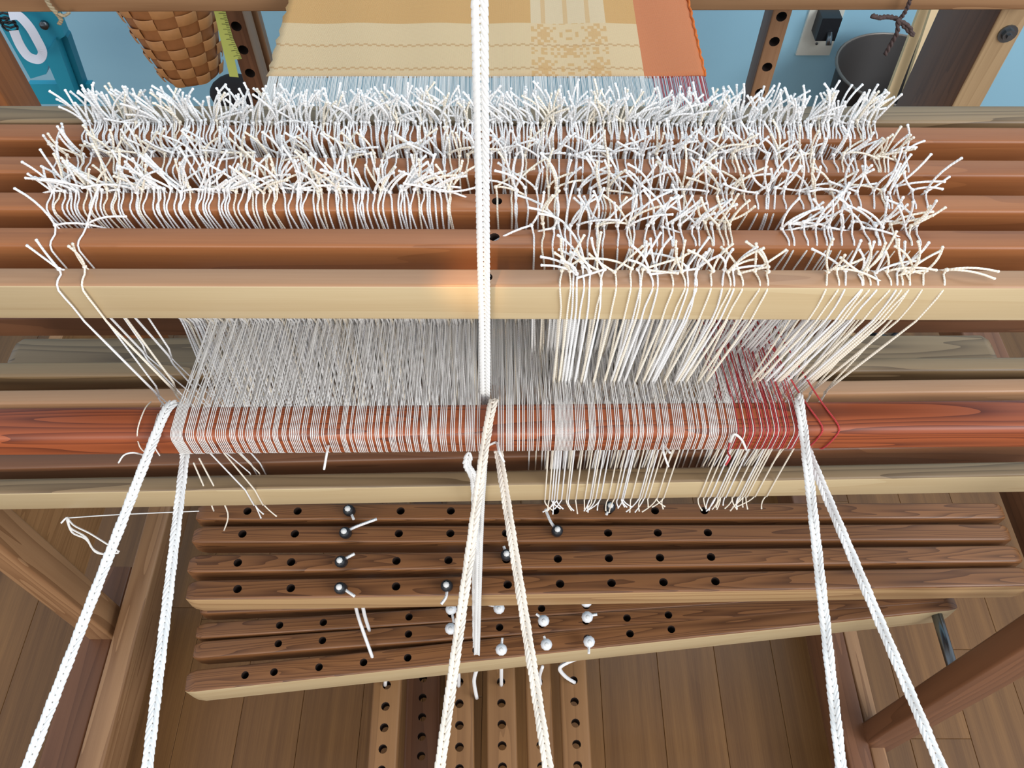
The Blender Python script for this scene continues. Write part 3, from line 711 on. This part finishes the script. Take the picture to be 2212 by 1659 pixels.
# ------------------------------------------------------------------ treadles
def treadle(xt0, xt1, yt, xb0, xb1, z, holes, label, mats, h=.022):
    """a board running towards the viewer; the pixel span of its top at row yt and at the frame bottom"""
    cm_t = PZ((xt0 + xt1) / 2, yt, z); cm_b = PZ((xb0 + xb1) / 2, 1659, z); w = (PZ(xt1, yt, z) - PZ(xt0, yt, z)).length
    d = (cm_t - cm_b).normalized(); far = cm_t + d * .30; near = cm_b - d * .10
    Yv = Vector((0, 0, 1)).cross(d).normalized(); M = Matrix((d, Yv, d.cross(Yv))).transposed().to_4x4(); M.translation = (far + near) / 2 - Yv * w / 2
    Mi = M.inverted(); hx = [(Mi @ PZ(hx_, hy, z)).x for hx_, hy in holes]
    o = bar_mesh('treadle', (far - near).length, w, h, mats, hx, hr=.0058, r=.004, endr=.01, mw=M); return tag(o, label, 'treadle')
def hs_(x0, y0, x1, y1, st): return [(x0 + (x1 - x0) * (y - y0) / (y1 - y0), y) for y in [y0 + st * k for k in range(-1, 5)]]
treadle(806, 866, 1470, 796, 853, ZTR, hs_(830, 1526, 824, 1619, 46), 'leftmost treadle, with a bright right edge', [W_TREAD])
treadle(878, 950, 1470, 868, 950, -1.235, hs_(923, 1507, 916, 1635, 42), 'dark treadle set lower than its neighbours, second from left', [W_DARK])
treadle(962, 1022, 1450, 958, 1027, ZTR, hs_(991, 1520, 990, 1614, 47), 'third treadle from left, behind the left strand of the ivory cord', [W_TREAD])
treadle(1051, 1113, 1450, 1052, 1119, ZTR, hs_(1084, 1519, 1085, 1612, 46), 'middle treadle between the strands of the ivory cord', [W_TREAD])
treadle(1134, 1190, 1440, 1140, 1200, ZTR - .01, hs_(1163, 1518, 1168, 1610, 46), 'second treadle from right, behind the right strand of the ivory cord', [W_TREAD])
treadle(1208, 1266, 1430, 1212, 1284, ZTR, hs_(1240, 1516, 1245, 1607, 46), 'rightmost treadle, below the hooked cord', [W_TREAD])

# ------------------------------------------------------------------ lower loom framework
# left foot rail
def railYZ(name, pxl, pxr, z, h, y0, y1, mats):
    """rail running towards the viewer; left and right pixel edges given at row 1500"""
    a = PZ(pxl, 1500, z); b = PZ(pxr, 1500, z); m = MB()
    w = b.x - a.x
    M = Matrix((Vector((0, 1, 0)), Vector((-1, 0, 0)), Vector((0, 0, 1)))).transposed().to_4x4(); M.translation = Vector((b.x, (y0 + y1) / 2, z))
    ob = bar_mesh(name, y1 - y0, w, h, mats, r=.003, mw=M); return fpart(name, ob, mats)
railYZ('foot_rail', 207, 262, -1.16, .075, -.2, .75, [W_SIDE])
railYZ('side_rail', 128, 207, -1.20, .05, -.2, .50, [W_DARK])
xp = PZ(170, 1345, -1.16).x; xq = PZ(236, 1345, -1.16).x
vpost('side_post', xp, xq - .004, .385, .43, FZ, -.42, [W_SIDE])
mb = MB(); x0 = xq - .035; mb.hexa([(x0 - .018, .44, -1.12), (x0, .44, -1.12), (x0, .80, -1.12), (x0 - .018, .80, -1.12), (x0 - .018, .44, -.88), (x0, .44, -.88), (x0, .80, -.88), (x0 - .018, .80, -.88)])
fpart('side_panel', mb, [W_PANEL])
# right side
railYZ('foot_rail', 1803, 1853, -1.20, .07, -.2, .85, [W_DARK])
railYZ('side_rail', 1853, 1885, -1.225, .05, -.2, .85, [W_SIDE])
c0 = PZ(1872, 1600, -1.2); 
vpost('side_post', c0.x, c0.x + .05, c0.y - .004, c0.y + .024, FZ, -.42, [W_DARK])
# upper right side rail at the frame edge
p0 = PZ(2160, 1075, -.91); m = MB()
M = Matrix((Vector((0, 1, 0)), Vector((-1, 0, 0)), Vector((0, 0, 1)))).transposed().to_4x4(); M.translation = Vector((p0.x + .05, .25 + .3, -.86))
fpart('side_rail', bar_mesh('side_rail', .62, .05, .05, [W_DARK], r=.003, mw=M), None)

# ------------------------------------------------------------------ background things
# socket on the wall
c = PY(1772, 62, WALLY); root = thing('wall_socket', 'white wall socket plate with a plugged-in black adapter', 'socket', loc=c)
m = MB(); m.box((-.036, -.006, -.058), (.036, 0, .058)); m.build('plate', [plain('ivory_plastic', (226, 226, 214), .4)], root, False)
m = MB(); m.box((-.02, -.045, .0), (.02, -.006, .05)); m.build('adapter', [M_BLACK], root, False)
m = MB(); m.tube([(0, -.008, -.03), (0, -.006, -.03)], .003, 8); m.tube([(.004, -.045, .02), (.004, -.06, -.0)], .006, 8); m.build('screw', [M_STEEL], root)
# waste bin
c = PZ(1942, 150, FZ + .36)
root = thing('waste_bin', 'dark grey round waste bin standing behind the wooden slats', 'bin', loc=(c.x, c.y, FZ))
m = MB(); pr = [(0, .0), (.095, .0), (.115, .36), (.118, .362), (.121, .36), (.119, .355), (.112, .35), (.09, .012), (0, .012)]; n = 32
for (r_, z_) in pr:
    for k in range(n): m.v.append(Vector((r_ * math.cos(2 * PI * k / n), r_ * math.sin(2 * PI * k / n), z_))); m.uv.append((0, 0))
for i in range(len(pr) - 1):
    for k in range(n): k2 = (k + 1) % n; m.f.append((i * n + k, i * n + k2, (i + 1) * n + k2, (i + 1) * n + k)); m.m.append(0)
m.build('bin_body', [plain('grey_metal', (50, 44, 40), .6, .1)], root)
m = MB(); m.tube([(.119 * math.cos(2 * PI * k / 40), .119 * math.sin(2 * PI * k / 40), .361) for k in range(41)], .003, 6, cap=False); m.build('rim', [plain('rim_metal', (120, 112, 104), .4, .5)], root)
# leaning slats
for i, (p, q, yy, w_) in enumerate((((1992, 30), (1925, 205), 1.20, .016), ((2016, 30), (1958, 205), 1.18, .014))):
    a = PY(p[0], p[1], yy); b = PY(q[0], q[1], yy - .06); d = (b - a); a -= d * .6; k = (FZ + .002 - a.z) / d.z; b = a + d * k
    X = d.normalized(); S = Vector((1, 0, 0)); S = (S - X * S.dot(X)).normalized(); T = X.cross(S)
    m = MB(); m.hexa([a - S * w_ / 2 - T * .004, a + S * w_ / 2 - T * .004, a + S * w_ / 2 + T * .004, a - S * w_ / 2 + T * .004, b - S * w_ / 2 - T * .004, b + S * w_ / 2 - T * .004, b + S * w_ / 2 + T * .004, b - S * w_ / 2 + T * .004])
    m.v = [v - b for v in m.v]
    o = m.build('wooden_slat', [plain('raw_slat', (216, 186, 140), .6, var=.1, scale=40)], None, False, Matrix.Translation(b)); tag(o, 'thin pale wooden slat leaning by the bin, ' + ('left of the two' if i == 0 else 'right of the two'), 'slat')
# dark yarn tied on the beam
def twist(name, pts, r, mat, parent=None, turns=400):
    P = smoothpath(pts, 8); m = MB()
    for ph in (0, PI):
        q = []
        for i, p in enumerate(P):
            a = ph + i * .9; q.append(p + Vector((math.cos(a), math.sin(a), 0)) * r * .7)
        m.tube(q, r, 5)
    return m.build(name, [mat], parent)
YARN = plain('brown_yarn', (84, 66, 62), .9, var=.5, scale=500)
yb = .895
root = thing('yarn_tie', 'dark brown twisted yarn knotted round the beam at upper right', 'yarn', loc=(0, 0, 0))
pts = lambda L, d=0: [PY(x, y, yb - d) for x, y in L]
twist('strand', pts([(1968, -8), (1962, 12), (1950, 34), (1940, 42)], .003), .0016, YARN, root)
twist('strand', pts([(1940, 42), (1938, 70), (1925, 95), (1912, 118)], .01), .0018, YARN, root)
twist('strand', pts([(1940, 42), (1962, 55), (1972, 76), (1955, 60), (1940, 44)], .008), .0018, YARN, root)
twist('strand', pts([(1885, 34), (1900, 38), (1918, 36), (1938, 40)], .002), .0024, YARN, root)
TWINE = plain('beige_twine', (168, 150, 120), .9, var=.3, scale=500)
root = thing('twine_tie', 'beige twine tied round the dark beam at upper left', 'yarn', loc=(0, 0, 0))
twist('strand', pts([(98, -6), (108, 12), (122, 28), (132, 42), (128, 52)], .004), .0017, TWINE, root)
twist('strand', pts([(128, 30), (138, 34), (150, 27)], .006), .0014, TWINE, root)
# tape measure
TAPE = plain('yellow_tape', (206, 214, 112), .5)
root = thing('tape_measure', 'yellow-green measuring tape hanging beside the basket', 'tape', loc=PY(480, 60, .98))
o0 = root.location.copy()
def ribbon(P, w, t, normal):
    m = MB(); n = len(P)
    for i in range(n):
        d = (P[min(i + 1, n - 1)] - P[max(i - 1, 0)]).normalized(); sd = d.cross(normal).normalized() * w / 2; T = normal.normalized() * t
        m.v += [P[i] - sd, P[i] + sd, P[i] + sd + T, P[i] - sd + T]; m.uv += [(0, 0)] * 4
    for i in range(n - 1):
        for k in range(4): q = i * 4 + k; q2 = i * 4 + (k + 1) % 4; m.f.append((q, q2, q2 + 4, q + 4)); m.m.append(0)
    m.f += [(3, 2, 1, 0), tuple((n - 1) * 4 + k for k in range(4))]; m.m += [0, 0]
    return m
nrm = Vector((0, -1, .25))
A = [PY(x, y, .98) - o0 for x, y in ((466, -6), (479, 40), (492, 84), (511, 128))]; B = [PY(x, y, .985) - o0 for x, y in ((474, 30), (490, 100), (500, 140), (506, 166))]
ribbon(A, .0145, .0006, nrm).build('tape', [TAPE], root, False); ribbon(B, .012, .0006, nrm).build('tape', [TAPE], root, False)
m = MB(); P = smoothpath(A, 12)
for i in range(1, len(P) - 1):
    d = (P[i + 1] - P[i]).normalized(); s = d.cross(nrm).normalized(); T = nrm.normalized() * .0009; wl = .004 if i % 3 else .009; c = P[i] - s * (.0145 / 2 - wl / 2)
    m.hexa([c - s * wl / 2, c + s * wl / 2, c + s * wl / 2 + d * .0006, c - s * wl / 2 + d * .0006, c - s * wl / 2 + T, c + s * wl / 2 + T, c + s * wl / 2 + d * .0006 + T, c - s * wl / 2 + d * .0006 + T])
m.build('tick_marks', [plain('tick_ink', (60, 62, 30), .6)], root, False)
# woven basket
BM = plain('splint', (196, 138, 84), .55, var=.18, scale=90, bump=.2); BMD = plain('splint_dark', (170, 110, 62), .55, var=.2, scale=90)
bc = PY(424, 166, 1.20); bc = Vector((bc.x - .002, 1.20, bc.z + .004)); Hb = .19
root = thing('splint_basket', 'tan woven splint basket hanging below the beam', 'basket', loc=bc)
def brad(z): return .046 + .034 * min(1, z / .16) ** .8
NS = 14; m = MB(); n = 36; zs = [0, .002, .01, .03, .06, .09, .12, .15, Hb]
for i, z_ in enumerate(zs):
    r_ = (brad(z_) - .003) if i else .02
    if i == 1: r_ = .042
    for k in range(n): m.v.append(Vector((r_ * math.cos(2 * PI * k / n), r_ * math.sin(2 * PI * k / n), z_))); m.uv.append((0, 0))
m.f.append(tuple(reversed(range(n)))); m.m.append(0)
for i in range(len(zs) - 1):
    for k in range(n): k2 = (k + 1) % n; m.f.append((i * n + k, i * n + k2, (i + 1) * n + k2, (i + 1) * n + k)); m.m.append(0)
m.build('stakes', [BMD], root)
rowh = .0175
for j in range(11):
    z0 = .004 + j * rowh; r0 = brad(z0); r1 = brad(z0 + rowh * .94); V = []; half = 2 * PI / NS * .80
    for a_i in range(7):
        t = a_i / 6 - .5; a = t * 2 * half * .5 * 1.25; bulge = .0030 * math.cos(t * PI) - .0012
        for (rr, zz) in ((r0, 0), (r0 + .0008, rowh * .12), (r1 + .0008, rowh * .84), (r1, rowh * .95)):
            q = rr + bulge; V.append((q * math.cos(a), q * math.sin(a), zz))
    Fc = [(i * 4 + k, i * 4 + k + 4, i * 4 + k + 5, i * 4 + k + 1) for i in range(6) for k in range(3)]
    me = bpy.data.meshes.new('splint'); me.from_pydata(V, [], Fc); me.materials.append(BM); me.shade_smooth()
    for k in range(NS // 2):
        ang = 2 * PI * (2 * k + (j % 2)) / NS
        if math.sin(ang) > .5: continue
        o = bpy.data.objects.new('splint', me); C.objects.link(o); o.parent = root; o.location = (0, 0, z0); o.rotation_euler = (0, 0, ang)
root.rotation_euler = (math.radians(-6), math.radians(-3), 0)
m = MB(); m.tube(smoothpath([(-.08, 0, .18), (-.06, 0, .29), (0, 0, .33), (.06, 0, .29), (.08, 0, .18)], 6), .005, 6); m.build('handle', [BM], root)
# turquoise folding stand with white strap
TQ = plain('turquoise_paint', (44, 160, 186), .35, var=.06, scale=20)
bc = PY(60, 120, 1.25); root = thing('folding_stand', 'turquoise metal stand behind the upper left corner, with slanted legs', 'stand', loc=bc)
def slab(P, t, name, mat, parent, org):
    """polygon plate: picture corners at depth yy, given thickness"""
    V = [PY(x, y, yy) - org for x, y, yy in P]; n = len(V); V2 = [v + Vector((0, t, 0)) for v in V]
    return link(name, V + V2, [tuple(range(n)), tuple(reversed(range(n, 2 * n)))] + [(k + n, (k + 1) % n + n, (k + 1) % n, k) for k in range(n)], mat, parent)
slab([(-30, -5, 1.25), (108, -5, 1.25), (122, 32, 1.25), (140, 78, 1.25), (118, 92, 1.25), (100, 160, 1.25), (66, 170, 1.25), (-30, 0, 1.25)], .02, 'top_plate', TQ, root, bc)
slab([(96, 120, 1.245), (120, 84, 1.245), (172, 225, 1.245), (142, 225, 1.245)], .018, 'leg', TQ, root, bc)
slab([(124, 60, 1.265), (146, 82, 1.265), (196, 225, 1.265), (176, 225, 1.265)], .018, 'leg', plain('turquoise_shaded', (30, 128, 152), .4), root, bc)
slab([(60, 182, 1.27), (196, 182, 1.27), (206, 225, 1.27), (60, 225, 1.27)], .012, 'cross_bar', TQ, root, bc)
m = MB(); q = PY(97, 52, 1.25) - bc; m.tube([q, q + Vector((0, -.006, 0))], .007, 12); m.build('rivet', [M_STEEL], root)
bs = PY(50, 80, 1.22); root = thing('white_strap', 'white cloth strap looped over the turquoise stand', 'strap', loc=bs)
P = smoothpath([PY(x, y, yy) - bs for x, y, yy in ((30, 66, 1.21), (44, 98, 1.205), (62, 122, 1.20), (84, 128, 1.20), (92, 112, 1.20), (78, 82, 1.205), (62, 56, 1.21), (40, 34, 1.215), (20, 34, 1.215))], 6)
ribbon(P, .014, .0012, Vector((.2, -.8, .6))).build('strap', [plain('white_webbing', (228, 230, 240), .7)], root, False)
m = MB(); ca = PY(8, 42, 1.22)
for k in range(4): m.tube([ca + Vector((.004 + .012 * math.cos(t / 8 * 2 * PI), 0, k * .007 - .012 + .009 * math.sin(t / 8 * 2 * PI))) for t in range(9)], .0018, 6)
o = m.build('wire_coil', [M_BLACK]); tag(o, 'small black wire coil at the upper left edge', 'wire')
# floor items seen between bars
root = thing('power_cord', 'black cable with a plug lying on the floor behind the right strings', 'cable', loc=PZ(1900, 735, FZ))
o0 = root.location.copy()
m = MB(); m.tube(smoothpath([PZ(x, y, FZ + .006) - o0 for x, y in ((1750, 738), (1850, 742), (1905, 740), (1935, 722), (1950, 708), (1980, 690))], 6), .005, 8); m.build('cable', [M_BLACK], root)
m = MB(); q = PZ(1893, 738, FZ + .018) - o0; m.ball(q, AX, (.03, .02, .018), 12, 8); m.build('plug', [plain('black_gloss', (26, 28, 32), .15)], root)
# dark castor behind the posts
m = MB(); q = PY(508, 200, 1.3); m.ball(q, AX, (.045, .04, .03), 14, 10); o = m.build('dark_pouch', [plain('dark_cloth', (34, 26, 26), .9, bump=.5, scale=80)]); tag(o, 'dark rounded pouch below the basket and tape', 'pouch')

# ------------------------------------------------------------------ loose threads
def loose(pts, r, label, mat=S_WARP, name='loose_thread', n=5):
    m = MB(); m.tube(smoothpath(pts, n), r, 5); o = m.build(name, [mat]); return tag(o, label, 'thread')
def onR(px, py): 
    """a point just above the beam's skin at a pixel"""
    p = PZ(px, py, ZR + .0012)
    if p.y < redY(p.x): p = PY(px, py, redY(p.x) - .0016)
    return p
loose([PZ(326, 868, -.495), onR(312, 885), onR(297, 930), onR(302, 965), PY(322, 984, .283)], .0005, 'fine cream thread curving over the beam, left of the left cord', S_CREAM)
loose([onR(316, 985), PD(290, 978, .545), PD(268, 983, .545), PD(256, 1000, .548)], .0006, 'short white thread end curling out at the left under the beam')
loose([PZ(352, 868, -.49), onR(340, 900), onR(331, 940), onR(334, 965), onR(345, 984)], .0005, 'fine white thread just left of the left cord')
loose([onR(710, 963), PD(706, 980, .552), PD(700, 1014, .556)], .0009, 'short white thread end hanging off the front of the beam, left half')
loose([onR(1432, 958), PD(1433, 976, .552), PD(1444, 1008, .556)], .0008, 'short forked white thread end hanging off the beam, right half')
loose([onR(1434, 962), PD(1447, 978, .552)], .0008, 'small upper prong of the forked thread end')
loose([onR(1612, 972), onR(1602, 950), onR(1586, 938), onR(1577, 955)], .0009, 'arched white thread loop lying on the front of the beam')
loose([onR(1577, 955), onR(1572, 976), PD(1577, 988, .55), PD(1568, 1004, .553)], .0007, 'thin red thread end dangling from the arched loop', S_RED)
loose([PZ(1054, 963, -.49), onR(1066, 957), onR(1073, 957), PD(1078, 975, .548), PD(1089, 998, .55)], .0009, 'white thread end crossing between the strands of the ivory cord')
# yarn loops hanging at the lower left
root = thing('yarn_loop', 'white loose yarn loops dangling below the pale bar at lower left', 'yarn', loc=PD(180, 1150, .74)); o0 = root.location.copy()
for P in ([(132, 1130), (146, 1118), (152, 1140), (185, 1160), (200, 1185), (225, 1197), (256, 1194)], [(146, 1119), (160, 1135), (190, 1150), (215, 1165), (258, 1192)], [(144, 1121), (156, 1150), (186, 1165), (206, 1192), (232, 1198)]):
    m = MB(); m.tube(smoothpath([PD(x, y, .74) - o0 for x, y in P], 5), .0009, 6); m.build('strand', [S_WARP], root)
loose([PY(146, 1119, .40), PY(250, 1112, .40), PY(430, 1104, .40)], .0007, 'taut white string along the underside of the pale bar at left')
loose([PY(418, 1000, .338), PY(440, 1050, .334), PY(462, 1104, .33)], .0007, 'cream thread slanting over the pale bar, left of the knotted one', S_CREAM)
loose([PY(430, 990, .338), PY(462, 1050, .334), PY(492, 1108, .33), PY(484, 1146, .33)], .0007, 'cream thread slanting over the pale bar and ending in a knotted drop', S_CREAM)
